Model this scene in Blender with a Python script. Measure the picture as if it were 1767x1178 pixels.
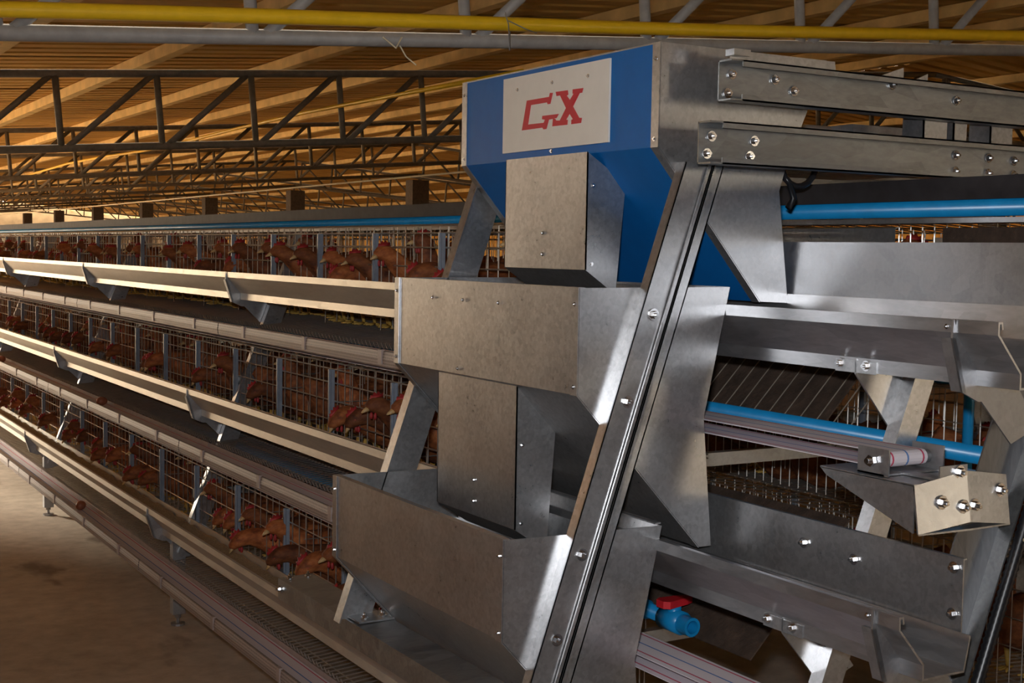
import bpy, bmesh, math, random
from mathutils import Vector, Matrix
random.seed(7)
for o in list(bpy.data.objects): bpy.data.objects.remove(o)
scene = bpy.context.scene
COL = scene.collection

# ------------------------------------------------------------------ camera, light, exposure
# world frame: X across the cage row (to the right), Y along the row (away), Z up; floor at FZ
FZ = 0.13
CAM = Vector((0.0, 0.0, 1.6))
ROT = Matrix(((0.8607072, 0.02008669, -0.50870388),
              (-0.50883734, 0.06605369, -0.85832481),
              (0.01636087, 0.99761387, 0.06707374)))
FPX = 2300.0
cd = bpy.data.cameras.new('camera'); cam = bpy.data.objects.new('camera', cd); COL.objects.link(cam)
cd.sensor_width = 36.0; cd.lens = FPX / 1767.0 * 36.0; cd.clip_start = 0.05; cd.clip_end = 300
cam.matrix_world = Matrix.Translation(CAM) @ ROT.to_4x4()
scene.camera = cam

w = bpy.data.worlds.new('world'); scene.world = w; w.use_nodes = True
bg = w.node_tree.nodes['Background']
bg.inputs[0].default_value = (1.0, 0.86, 0.66, 1); bg.inputs[1].default_value = 8.5

# the camera's own flash, a small lamp just above the lens
fl = bpy.data.lights.new('camera_flash', 'AREA'); fl.shape = 'RECTANGLE'; fl.size = 0.06; fl.size_y = 0.03
fl.energy = 15.0; fl.color = (0.93, 0.96, 1.0); fl.spread = math.radians(115)
flo = bpy.data.objects.new('camera_flash', fl); COL.objects.link(flo)
flo.matrix_world = Matrix.Translation(CAM + ROT @ Vector((-0.03, 0.10, 0.02))) @ ROT.to_4x4()

# portals: guide the daylight through the open sides of the house
def portal(name, loc, rot, sx, sy):
    l = bpy.data.lights.new(name, 'AREA'); l.shape = 'RECTANGLE'; l.size = sx; l.size_y = sy
    l.cycles.is_portal = True
    o = bpy.data.objects.new(name, l); COL.objects.link(o); o.location = loc; o.rotation_euler = rot
LWX = -2.0; RWX = 20.0; Y0, Y1 = -4.0, 62.0
OPEN_Y = 12.5     # the side curtains are drawn up to here, open beyond
portal('portal_left', (LWX, (OPEN_Y + Y1) / 2, 1.35), (0, math.radians(-90), 0), 1.9, Y1 - OPEN_Y)
sun = bpy.data.lights.new('sun', 'SUN'); sun.energy = 17.0; sun.angle = math.radians(10); sun.color = (1.0, 0.90, 0.74)
so = bpy.data.objects.new('sun', sun); COL.objects.link(so)
so.rotation_euler = Vector((0.50, -0.78, -0.31)).to_track_quat('-Z', 'Y').to_euler()

vs = scene.view_settings
vs.view_transform = 'Standard'; vs.look = 'None'; vs.gamma = 1.0; vs.use_curve_mapping = False
vs.exposure = 0.08

# ------------------------------------------------------------------ materials
MATS = {}
def nodes(name):
    m = bpy.data.materials.new(name); m.use_nodes = True
    nt = m.node_tree; b = nt.nodes['Principled BSDF']; MATS[name] = m
    return m, nt, b
def N(nt, t, **k):
    n = nt.nodes.new(t)
    for a, v in k.items(): setattr(n, a, v)
    return n
def ramp(nt, src, stops):
    r = N(nt, 'ShaderNodeValToRGB'); e = r.color_ramp.elements
    while len(e) > len(stops): e.remove(e[-1])
    while len(e) < len(stops): e.new(0.5)
    for q, (p, c) in zip(e, stops):
        q.position = p; q.color = c if len(c) == 4 else (*c, 1)
    nt.links.new(src, r.inputs[0]); return r
def coords(nt, scale=(1, 1, 1), kind='Object'):
    tc = N(nt, 'ShaderNodeTexCoord'); mp = N(nt, 'ShaderNodeMapping'); mp.inputs['Scale'].default_value = scale
    nt.links.new(tc.outputs[kind], mp.inputs[0]); return mp.outputs[0]
def noise(nt, vec, s, d=4, r=0.55):
    n = N(nt, 'ShaderNodeTexNoise'); n.inputs['Scale'].default_value = s; n.inputs['Detail'].default_value = d
    n.inputs['Roughness'].default_value = r; nt.links.new(vec, n.inputs['Vector']); return n.outputs['Fac']
def bump(nt, b, h, st, dist=0.002):
    q = N(nt, 'ShaderNodeBump'); q.inputs['Strength'].default_value = st; q.inputs['Distance'].default_value = dist
    nt.links.new(h, q.inputs['Height']); nt.links.new(q.outputs[0], b.inputs['Normal'])
def plain(name, col, rough=0.5, metal=0.0, vary=0.12, scale=25):
    m, nt, b = nodes(name)
    f = noise(nt, coords(nt), scale)
    lo = tuple(c * (1 - vary) for c in col); hi = tuple(min(1, c * (1 + vary)) for c in col)
    r = ramp(nt, f, [(0.3, lo), (0.7, hi)])
    nt.links.new(r.outputs[0], b.inputs['Base Color'])
    b.inputs['Roughness'].default_value = rough; b.inputs['Metallic'].default_value = metal
    return m
def galv(name, lo, hi, r0, r1, spangle=38, stretch=(1, 1, 1), met=0.86):
    m, nt, b = nodes(name)
    v = coords(nt, stretch)
    vo = N(nt, 'ShaderNodeTexVoronoi'); vo.inputs['Scale'].default_value = spangle; nt.links.new(v, vo.inputs['Vector'])
    f1 = noise(nt, v, 11, 5); f2 = noise(nt, v, 130, 2)
    mx = N(nt, 'ShaderNodeMath', operation='ADD'); nt.links.new(f1, mx.inputs[0]); nt.links.new(f2, mx.inputs[1])
    sep = N(nt, 'ShaderNodeSeparateColor'); nt.links.new(vo.outputs['Color'], sep.inputs[0])
    m2 = N(nt, 'ShaderNodeMath', operation='MULTIPLY_ADD'); nt.links.new(sep.outputs[0], m2.inputs[0]); m2.inputs[1].default_value = 0.5
    nt.links.new(mx.outputs[0], m2.inputs[2])
    mr = N(nt, 'ShaderNodeMapRange'); mr.inputs[1].default_value = 0.6; mr.inputs[2].default_value = 1.9
    nt.links.new(m2.outputs[0], mr.inputs[0])
    rc = ramp(nt, mr.outputs[0], [(0.0, lo), (1.0, hi)])
    nt.links.new(rc.outputs[0], b.inputs['Base Color'])
    rr = N(nt, 'ShaderNodeMapRange'); rr.inputs[3].default_value = r0; rr.inputs[4].default_value = r1
    nt.links.new(mr.outputs[0], rr.inputs[0]); nt.links.new(rr.outputs[0], b.inputs['Roughness'])
    b.inputs['Metallic'].default_value = met
    bump(nt, b, f1, 0.07, 0.004)
    return m
m, nt, b = nodes('yellow_tarpaulin'); TARP = m
f = noise(nt, coords(nt), 3); r = ramp(nt, f, [(0.3, (0.70, 0.40, 0.07)), (0.7, (0.82, 0.52, 0.12))])
tr = N(nt, 'ShaderNodeBsdfTranslucent'); mxs = N(nt, 'ShaderNodeMixShader'); mxs.inputs[0].default_value = 0.14
nt.links.new(r.outputs[0], tr.inputs[0]); nt.links.new(r.outputs[0], b.inputs['Base Color']); b.inputs['Roughness'].default_value = 0.7
nt.links.new(b.outputs[0], mxs.inputs[1]); nt.links.new(tr.outputs[0], mxs.inputs[2]); nt.links.new(mxs.outputs[0], nt.nodes['Material Output'].inputs[0])
GALV = galv('galvanized_sheet', (0.38, 0.38, 0.385), (0.61, 0.61, 0.615), 0.26, 0.38, 110)
GALV_B = galv('galvanized_beam', (0.22, 0.225, 0.225), (0.46, 0.465, 0.46), 0.36, 0.52, 30, (0.35, 1, 1))
GALV_T = galv('trough_sheet', (0.58, 0.54, 0.47), (0.76, 0.72, 0.64), 0.34, 0.52, 60, (1, 0.25, 1), 0.6)
GALV_R = galv('bare_trough_sheet', (0.34, 0.34, 0.35), (0.56, 0.56, 0.57), 0.28, 0.42, 60, (1, 0.25, 1), 0.88)
GALV_D = galv('dull_steel', (0.30, 0.30, 0.31), (0.48, 0.48, 0.49), 0.36, 0.52)
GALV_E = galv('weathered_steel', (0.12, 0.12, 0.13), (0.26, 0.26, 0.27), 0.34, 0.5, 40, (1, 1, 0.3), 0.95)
BOLT = plain('zinc_bolt', (0.75, 0.75, 0.76), 0.18, 1.0, 0.05)
WIRE = plain('zinc_wire', (0.60, 0.57, 0.52), 0.38, 0.85, 0.1)
WIRED = plain('dirty_wire', (0.30, 0.25, 0.20), 0.6, 0.5, 0.25)
BLUE = plain('blue_enamel', (0.003, 0.11, 0.36), 0.42, 0.0, 0.05); BLUE.node_tree.nodes['Principled BSDF'].inputs['Specular IOR Level'].default_value = 0.25
RAILM = plain('dark_steel', (0.030, 0.027, 0.029), 0.6, 0.0, 0.25); RAILM.node_tree.nodes['Principled BSDF'].inputs['Specular IOR Level'].default_value = 0.15  # even dark tone for the top rail, non-metallic, low specular
SIGNW = plain('sign_white', (0.70, 0.66, 0.60), 0.45, 0.0, 0.03)
RED = plain('sign_red', (0.52, 0.012, 0.03), 0.45, 0.0, 0.05)
PVC = plain('blue_pvc', (0.008, 0.25, 0.56), 0.32, 0.0, 0.08)
VALVE = plain('red_plastic', (0.62, 0.02, 0.03), 0.35)
YEL = plain('yellow_pipe', (0.86, 0.52, 0.014), 0.4, 0.0, 0.06)
GREYP = plain('grey_paint_pipe', (0.30, 0.28, 0.26), 0.55, 0.0, 0.15)
TRUSS = plain('truss_paint', (0.17, 0.14, 0.10), 0.6, 0.0, 0.2)
POSTM = plain('dark_column', (0.07, 0.05, 0.035), 0.8, 0.0, 0.3)
CLIP = plain('grey_plastic', (0.22, 0.25, 0.30), 0.42, 0.0, 0.12)
TRAY = plain('tray_plastic', (0.38, 0.31, 0.29), 0.5, 0.0, 0.08)
BLACK = plain('black_rubber', (0.012, 0.012, 0.014), 0.35)
COMB = plain('comb_red', (0.36, 0.025, 0.025), 0.55, 0.0, 0.2, 60)
BEAK = plain('beak_horn', (0.55, 0.36, 0.16), 0.45)
SHANK = plain('shank_yellow', (0.62, 0.38, 0.08), 0.6, 0.0, 0.2)
EGGM = plain('brown_egg', (0.36, 0.12, 0.06), 0.45, 0.0, 0.12)
CREAM = plain('cream_plastic', (0.62, 0.52, 0.34), 0.5)
FEED = plain('feed_meal', (0.42, 0.33, 0.20), 0.95, 0.0, 0.35, 160)
PURL = plain('purlin_paint', (0.78, 0.55, 0.22), 0.7, 0.0, 0.18, 6)
SOIL = plain('dry_soil', (0.50, 0.36, 0.22), 0.95, 0.0, 0.2, 0.6)
CURT = plain('side_curtain', (0.12, 0.085, 0.05), 0.85, 0.0, 0.15, 2)
WALLM = plain('wall_render', (0.34, 0.24, 0.14), 0.9, 0.0, 0.2, 3)

m, nt, b = nodes('roof_sheet'); ROOF = m
v = coords(nt, (0.25, 1, 1), 'Object'); f = noise(nt, v, 5, 6, 0.65)
r = ramp(nt, f, [(0.25, (0.46, 0.25, 0.05)), (0.55, (0.64, 0.37, 0.085)), (0.8, (0.74, 0.46, 0.13))])
nt.links.new(r.outputs[0], b.inputs['Base Color']); b.inputs['Roughness'].default_value = 0.62
f2 = noise(nt, coords(nt, (0.3, 1, 1)), 90, 2); bump(nt, b, f2, 0.5, 0.004)

m, nt, b = nodes('concrete_floor'); CONC = m
v = coords(nt); f = noise(nt, v, 1.6, 8, 0.62); f2 = noise(nt, v, 14, 6, 0.6); f3 = noise(nt, coords(nt, (1.0, 0.45, 1)), 3.1, 4, 0.5)
r1 = ramp(nt, f, [(0.3, (0.46, 0.38, 0.29)), (0.7, (0.64, 0.54, 0.43))])
r2 = ramp(nt, f3, [(0.30, (0.32, 0.27, 0.23)), (0.37, (1, 1, 1))])
mm = N(nt, 'ShaderNodeMix', data_type='RGBA', blend_type='MULTIPLY'); mm.inputs[0].default_value = 0.8
nt.links.new(r1.outputs[0], mm.inputs[6]); nt.links.new(r2.outputs[0], mm.inputs[7])
r3 = ramp(nt, f2, [(0.3, (0.72, 0.70, 0.68)), (0.65, (1.05, 1.05, 1.05))])
m3 = N(nt, 'ShaderNodeMix', data_type='RGBA', blend_type='MULTIPLY'); m3.inputs[0].default_value = 0.8
nt.links.new(mm.outputs[2], m3.inputs[6]); nt.links.new(r3.outputs[0], m3.inputs[7])
nt.links.new(m3.outputs[2], b.inputs['Base Color']); b.inputs['Roughness'].default_value = 0.8; bump(nt, b, f2, 0.25, 0.006)

m, nt, b = nodes('hen_feathers'); HENM = m
v = coords(nt, (1.0, 1.6, 1.6)); f = noise(nt, v, 26, 5, 0.6); oi = N(nt, 'ShaderNodeObjectInfo')
r1 = ramp(nt, f, [(0.28, (0.10, 0.025, 0.008)), (0.5, (0.30, 0.095, 0.026)), (0.68, (0.44, 0.17, 0.055)), (0.82, (0.62, 0.42, 0.27))])
r2 = ramp(nt, oi.outputs['Random'], [(0.0, (0.45, 0.40, 0.38)), (0.6, (1.0, 0.92, 0.85)), (1.0, (1.35, 1.2, 1.1))])
mm = N(nt, 'ShaderNodeMix', data_type='RGBA', blend_type='MULTIPLY'); mm.inputs[0].default_value = 1.0
nt.links.new(r1.outputs[0], mm.inputs[6]); nt.links.new(r2.outputs[0], mm.inputs[7])
nt.links.new(mm.outputs[2], b.inputs['Base Color']); b.inputs['Roughness'].default_value = 0.75; bump(nt, b, f, 0.6, 0.006)

# belt: printed lines run along it, across local x 0..0.104
m, nt, b = nodes('egg_belt'); BELT = m
tc = N(nt, 'ShaderNodeTexCoord'); sx = N(nt, 'ShaderNodeSeparateXYZ'); nt.links.new(tc.outputs['Object'], sx.inputs[0])
mr = N(nt, 'ShaderNodeMapRange'); mr.inputs[1].default_value = 0.0; mr.inputs[2].default_value = 0.104
nt.links.new(sx.outputs[0], mr.inputs[0])
W_, R_, B_ = (0.72, 0.66, 0.70), (0.55, 0.06, 0.12), (0.10, 0.22, 0.50)
r = ramp(nt, mr.outputs[0], [(0.0, W_), (0.13, R_), (0.17, W_), (0.47, B_), (0.51, W_), (0.83, R_), (0.87, W_)])
r.color_ramp.interpolation = 'CONSTANT'
nt.links.new(r.outputs[0], b.inputs['Base Color']); b.inputs['Roughness'].default_value = 0.6

# perforated lip of the egg tray: rows of punched holes too small to build
m, nt, b = nodes('perforated_lip'); PERF = m
v = coords(nt, (1, 110, 110)); vo = N(nt, 'ShaderNodeTexVoronoi'); vo.inputs['Scale'].default_value = 1.0; vo.inputs['Randomness'].default_value = 0.1
nt.links.new(v, vo.inputs['Vector'])
r = ramp(nt, vo.outputs['Distance'], [(0.26, (0.12, 0.10, 0.09)), (0.36, (0.38, 0.31, 0.29))])
nt.links.new(r.outputs[0], b.inputs['Base Color']); b.inputs['Roughness'].default_value = 0.5

m, nt, b = nodes('manure_board'); BOARD = m
f = noise(nt, coords(nt), 16, 7, 0.7)
r = ramp(nt, f, [(0.3, (0.03, 0.018, 0.011)), (0.6, (0.075, 0.045, 0.03)), (0.8, (0.14, 0.09, 0.06))])
nt.links.new(r.outputs[0], b.inputs['Base Color']); b.inputs['Roughness'].default_value = 0.9; bump(nt, b, f, 0.8, 0.01)

# ------------------------------------------------------------------ mesh building
ORG = {}
class MB:
    def __init__(s): s.v = []; s.f = []; s.smooth = False
    def add(s, vs_, fs):
        n = len(s.v); s.v += [tuple(p) for p in vs_]; s.f += [tuple(i + n for i in q) for q in fs]; return s
    def box(s, a, c):
        x0, y0, z0 = (min(a[i], c[i]) for i in range(3)); x1, y1, z1 = (max(a[i], c[i]) for i in range(3))
        return s.add([(x0, y0, z0), (x1, y0, z0), (x1, y1, z0), (x0, y1, z0), (x0, y0, z1), (x1, y0, z1), (x1, y1, z1), (x0, y1, z1)],
                     [(0, 3, 2, 1), (4, 5, 6, 7), (0, 1, 5, 4), (1, 2, 6, 5), (2, 3, 7, 6), (3, 0, 4, 7)])
    def poly(s, pts, axis, a, c):
        """extrude a 2-D polygon along axis ('y': pts are (x,z), 'x': pts are (y,z), 'z': pts are (x,y)) from a to c"""
        def P(p, t):
            return (p[0], t, p[1]) if axis == 'y' else ((t, p[0], p[1]) if axis == 'x' else (p[0], p[1], t))
        n = len(pts)
        return s.add([P(p, a) for p in pts] + [P(p, c) for p in pts],
                     [tuple(range(n)), tuple(range(2 * n - 1, n - 1, -1))] + [(i, i + n, (i + 1) % n + n, (i + 1) % n) for i in range(n)])
    def sheet(s, pts, y0, y1, t=0.003, side=1):
        """folded sheet: polyline (x,z) given thickness t, extruded along y as quads"""
        p = [Vector(q) for q in pts]; off = []
        for i in range(len(p)):
            ds = []
            if i > 0: ds.append((p[i] - p[i - 1]).normalized())
            if i < len(p) - 1: ds.append((p[i + 1] - p[i]).normalized())
            d = sum(ds, Vector((0, 0))).normalized(); nrm = Vector((-d.y, d.x)) * side
            k = 1.0 / max(0.4, abs(d.dot(ds[0])))
            off.append(p[i] + nrm * t * k)
        n = len(p)
        V = [(q.x, y0, q.y) for q in p] + [(q.x, y0, q.y) for q in off] + [(q.x, y1, q.y) for q in p] + [(q.x, y1, q.y) for q in off]
        F = []
        for i in range(n - 1):
            F += [(i, i + 1, i + 1 + 2 * n, i + 2 * n), (n + i, 3 * n + i, 3 * n + i + 1, n + i + 1), (i, n + i, n + i + 1, i + 1),
                  (2 * n + i, 2 * n + i + 1, 3 * n + i + 1, 3 * n + i)]
        F += [(0, 2 * n, 3 * n, n), (n - 1, 2 * n - 1, 4 * n - 1, 3 * n - 1)]
        return s.add(V, F)
    def tube(s, a, c, r, n=6, r2=None, cap=True):
        a = Vector(a); c = Vector(c); d = (c - a).normalized(); r2 = r if r2 is None else r2
        u = d.orthogonal().normalized(); q = d.cross(u)
        V = []
        for p, rr in ((a, r), (c, r2)):
            for i in range(n):
                t = 2 * math.pi * (i + 0.5) / n
                V.append(p + (u * math.cos(t) + q * math.sin(t)) * rr)
        F = [(i, (i + 1) % n, (i + 1) % n + n, i + n) for i in range(n)]
        if cap: F += [tuple(range(n - 1, -1, -1)), tuple(range(n, 2 * n))]
        return s.add(V, F)
    def path(s, pts, r, n=8):
        P_ = [Vector(p) for p in pts]; V = []; F = []; ref = Vector((0.123, 0.3, 0.95))
        for i, p in enumerate(P_):
            d = (P_[min(i + 1, len(P_) - 1)] - P_[max(i - 1, 0)]).normalized()
            u = d.cross(ref).normalized(); q = d.cross(u)
            rr = r[i] if isinstance(r, (list, tuple)) else r
            for k in range(n):
                t = 2 * math.pi * k / n; V.append(p + (u * math.cos(t) + q * math.sin(t)) * rr)
        for i in range(len(P_) - 1):
            for k in range(n): F.append((i * n + k, i * n + (k + 1) % n, (i + 1) * n + (k + 1) % n, (i + 1) * n + k))
        F += [tuple(range(n - 1, -1, -1)), tuple(range((len(P_) - 1) * n, len(P_) * n))]
        return s.add(V, F)
    def bar(s, a, c, wv, hv):
        """rectangular bar between two points; wv, hv half-size vectors"""
        a, c, wv, hv = (Vector(q) for q in (a, c, wv, hv))
        V = [p + i * wv + j * hv for p in (a, c) for (i, j) in ((-1, -1), (1, -1), (1, 1), (-1, 1))]
        return s.add(V, [(0, 3, 2, 1), (4, 5, 6, 7), (0, 1, 5, 4), (1, 2, 6, 5), (2, 3, 7, 6), (3, 0, 4, 7)])
    def ell(s, c, r, n=10, k=6):
        V = [(c[0], c[1], c[2] - r[2])]; F = []
        for i in range(1, k):
            t = math.pi * i / k - math.pi / 2
            for j in range(n):
                p = 2 * math.pi * j / n
                V.append((c[0] + r[0] * math.cos(t) * math.cos(p), c[1] + r[1] * math.cos(t) * math.sin(p), c[2] + r[2] * math.sin(t)))
        V.append((c[0], c[1], c[2] + r[2])); top = len(V) - 1
        for j in range(n):
            F.append((0, 1 + (j + 1) % n, 1 + j)); F.append((top, top - n + j, top - n + (j + 1) % n))
        for i in range(k - 2):
            for j in range(n):
                F.append((1 + i * n + j, 1 + i * n + (j + 1) % n, 1 + (i + 1) * n + (j + 1) % n, 1 + (i + 1) * n + j))
        return s.add(V, F)
    def mesh(s, name, mat, org=(0, 0, 0), smooth=None):
        me = bpy.data.meshes.new(name); o = Vector(org)
        me.from_pydata([Vector(p) - o for p in s.v], [], s.f)
        bm = bmesh.new(); bm.from_mesh(me); bmesh.ops.recalc_face_normals(bm, faces=bm.faces); bm.to_mesh(me); bm.free()
        me.materials.append(mat)
        if s.smooth if smooth is None else smooth:
            me.polygons.foreach_set('use_smooth', [True] * len(me.polygons))
            me.update()
        return me
    def build(s, name, mat, parent=None, smooth=None, org=None):
        po = ORG.get(parent, Vector((0, 0, 0))) if parent else Vector((0, 0, 0))
        go = Vector(org) if org is not None else (po if parent else Vector((0, 0, 0)))
        o = bpy.data.objects.new(name, s.mesh(name, mat, go, smooth)); COL.objects.link(o)
        if parent: o.parent = parent
        o.location = go - po; ORG[o] = go
        return o
def place(name, me, loc, parent=None, rot=None):
    o = bpy.data.objects.new(name, me); COL.objects.link(o)
    if parent: o.parent = parent; o.location = Vector(loc) - ORG[parent]
    else: o.location = loc
    if rot: o.rotation_euler = rot
    ORG[o] = Vector(loc); return o
def tag(o, label, cat, group=None, kind=None):
    o['label'] = label; o['category'] = cat
    if group: o['group'] = group
    if kind: o['kind'] = kind
    return o
def thing(name, loc, label, cat, group=None):
    o = bpy.data.objects.new(name, None); COL.objects.link(o); o.location = loc; o.empty_display_size = 0.1
    ORG[o] = Vector(loc); return tag(o, label, cat, group)
def struct(o): o['kind'] = 'structure'; return o
ORD = ['first', 'second', 'third', 'fourth', 'fifth', 'sixth', 'seventh', 'eighth', 'ninth', 'tenth', 'eleventh', 'twelfth', 'thirteenth',
       'fourteenth', 'fifteenth', 'sixteenth', 'seventeenth', 'eighteenth', 'nineteenth', 'twentieth', 'twenty-first', 'twenty-second',
       'twenty-third', 'twenty-fourth', 'twenty-fifth']
# shared bolt meshes: head points along -Y or -X
def bolt_mesh(r, h, axis):
    mb = MB(); d = Vector((0, -1, 0)) if axis == 'y' else (Vector((-1, 0, 0)) if axis == 'x' else Vector((0, 0, 1)))
    mb.tube((0, 0, 0), d * h * 0.25, r * 1.6, 12); mb.tube(d * h * 0.25, d * h * 0.8, r, 6); mb.tube(d * h * 0.8, d * h * 1.25, r * 0.5, 8)
    return mb.mesh('bolt', BOLT)
BY = bolt_mesh(0.0062, 0.010, 'y'); BX = bolt_mesh(0.0062, 0.010, 'x'); BZ = bolt_mesh(0.006, 0.012, 'z')
BYL = bolt_mesh(0.0074, 0.012, 'y')
SX = bolt_mesh(0.0026, 0.004, 'x'); SY = bolt_mesh(0.0026, 0.004, 'y')

# ------------------------------------------------------------------ the house
struct(MB().box((LWX - 0.2, Y0 - 1, FZ - 0.2), (RWX + 0.2, Y1, FZ)).build('floor', CONC))
for (xa, xb, nm) in ((-60, LWX - 0.2, 'ground_left'), (RWX + 0.2, 80, 'ground_right')):
    struct(MB().box((xa, -60, FZ - 0.4), (xb, 140, FZ - 0.1)).build(nm, SOIL))
SL = 0.08
def ztop(x): return 2.545 + SL * x if x <= 9.9 else 2.545 + SL * (19.8 - x)
def zbot(x): return 2.07 + 0.078 * x if x <= 9.9 else 2.07 + 0.078 * (19.8 - x)
ceil = struct(bpy.data.objects.new('ceiling', None)); COL.objects.link(ceil); ceil.location = (0, 0, 2.6); ORG[ceil] = Vector((0, 0, 2.6))
# corrugated roof sheets, ribs across the house
def roof_mesh(xa, xb):
    mb = MB(); wy = 1.1; prof = []
    n = 5
    for i in range(n):
        y = wy * i / n; s = wy / n
        prof += [(y, 0.0), (y + s * 0.62, 0.0), (y + s * 0.72, 0.032), (y + s * 0.90, 0.032)]
    prof.append((wy + 0.03, 0.0))
    V = []; F = []
    for x in (xa, xb):
        for (y, z) in prof: V.append((x, y, ztop(x) + 0.13 + z))
    k = len(prof)
    for i in range(k - 1): F.append((i, i + 1, k + i + 1, k + i))
    nv = len(V)
    V += [(x, y, z + 0.004) for (x, y, z) in V]
    F += [tuple(nv + j for j in reversed(q)) for q in F[:k - 1]]
    mb.add(V, F); return mb.mesh('roof_sheet', ROOF, (0, 0, 2.6))
RS = [roof_mesh(LWX - 0.4, 3.2), roof_mesh(3.15, 9.9), roof_mesh(9.9, RWX + 1.2)]
for me in RS:
    for k in range(int((Y1 - Y0) / 1.1)):
        o = bpy.data.objects.new('roof_sheet', me); COL.objects.link(o); o.parent = ceil; o.location = (0, Y0 + 1.1 * k, random.uniform(0, 0.006))
# side walls with the daylight openings, end walls
struct(MB().box((LWX - 0.15, Y0, FZ), (LWX, Y1, 0.42)).build('wall_left', WALLM))
struct(MB().box((RWX, Y0, FZ), (RWX + 0.15, Y1, 0.42)).build('wall_right', WALLM))
for (xa, ye, z_) in ((LWX - 0.08, OPEN_Y, 2.36), (RWX + 0.02, Y1, 2.62)):
    mb = MB(); V = []; F = []; n = int((ye - Y0) / 0.12)
    for i in range(n + 1):
        y = Y0 + (ye - Y0) * i / n; x = xa + 0.02 * math.sin(i * 1.3)
        V += [(x, y, 0.42), (x, y, z_), (x + 0.004, y, 0.42), (x + 0.004, y, z_)]
    for i in range(n): F += [(4 * i, 4 * i + 1, 4 * i + 5, 4 * i + 4), (4 * i + 2, 4 * i + 6, 4 * i + 7, 4 * i + 3)]
    mb.add(V, F); o = mb.build('side_curtain', CURT if xa < 0 else TARP, org=(xa, Y0, 0.42))
    tag(o, '%s side curtain closing the house wall on the %s' % (('tan', 'left beside the aisle') if xa < 0 else ('yellow translucent', 'far right')), 'curtain')
struct(MB().box((LWX - 0.15, Y1, FZ), (RWX + 0.15, Y1 + 0.15, 3.4)).build('wall_back', WALLM))
mb = MB().box((LWX - 0.15, Y0 - 0.15, FZ), (6.4, Y0, 3.4)); mb.box((6.4, Y0 - 0.15, 2.25), (7.3, Y0, 3.4)); mb.box((7.3, Y0 - 0.15, FZ), (RWX + 0.15, Y0, 3.4))
struct(mb.build('wall_front', WALLM))          # unseen doorway behind the camera, added to light the faces turned this way
# purlins: run along the house on top of the trusses
PX = [-1.6, -0.6, 0.4, 1.4, 2.45, 3.5, 4.6, 5.7, 6.8, 7.9, 9.0, 10.8, 12.2, 13.6, 15.0, 16.4, 17.8]
for i, x in enumerate(PX):
    mb = MB()
    z = ztop(x) + 0.125
    mb.box((x - 0.035, Y0, z - 0.075), (x + 0.035, Y1, z))
    o = mb.build('roof_purlin', PURL, org=(x, Y0, z))
    tag(o, '%s tan roof purlin from the left eave, running along the house' % (ORD[i] if i < 9 else ORD[i]), 'purlin', 'purlins under the roof')
# trusses
TY = [3.5 + 5.45 * k for k in range(10)]
for k, ty in enumerate(TY):
    lab = ['grey pipe roof truss nearest the camera, above the feed cart', 'dark lattice roof truss, nearest one seen whole above the cages'][k] if k < 2 else \
        'dark lattice roof truss, %s one back from the camera' % ORD[k]
    t = thing('roof_truss', (1.9, ty, zbot(1.9)), lab, 'truss', 'roof trusses')
    mt = GREYP if k == 0 else TRUSS
    rr = 0.021 if k == 0 else 0.026
    for (xa, xb) in ((LWX - 0.1, 9.9), (9.9, RWX - 0.1)):
        if k == 0 and xa > 5: continue
        nseg = 10 if k < 2 else 6
        mb = MB(); mb.smooth = True; mb.tube((xa, ty, zbot(xa)), (xb, ty, zbot(xb)), rr, nseg); mb.build('bottom_chord', mt, t)
        mb = MB(); mb.smooth = True; mb.tube((xa, ty, ztop(xa)), (xb, ty, ztop(xb)), rr, nseg); mb.build('top_chord', mt, t)
        x = 1.9 - 0.655 * 8 if xa < 5 else 10.0
        while x < xb - 0.3:
            dx = 0.04 if xa < 5 else -0.04
            w1 = MB(); w1.smooth = True; w1.tube((x, ty, zbot(x)), (x - dx, ty, ztop(x - dx)), rr * 0.85, nseg); w1.build('web_post', mt, t)
            if xa < 5: p, q = (x + 0.03, zbot(x + 0.03)), (x + 0.60, ztop(x + 0.6))
            else: p, q = (x + 0.60, zbot(x + 0.6)), (x + 0.03, ztop(x + 0.03))
            w2 = MB(); w2.smooth = True; w2.tube((p[0], ty, p[1]), (q[0], ty, q[1]), rr * 0.8, nseg); w2.build('web_diagonal', mt, t)
            x += 0.655
# columns on the ridge line
for k in range(10):
    ty = TY[k] if k < len(TY) else 0
    if k < 2: continue
    mb = MB(); mb.box((9.75, ty - 0.13, FZ), (10.05, ty + 0.13, 2.75)); mb.box((9.68, ty - 0.2, FZ), (10.12, ty + 0.2, FZ + 0.12))
    o = mb.build('roof_column', POSTM, org=(9.9, ty, FZ))
    tag(o, 'dark square roof column far behind the cages, %s from the feed cart side' % ORD[k - 2], 'column', 'columns under the ridge')
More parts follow.
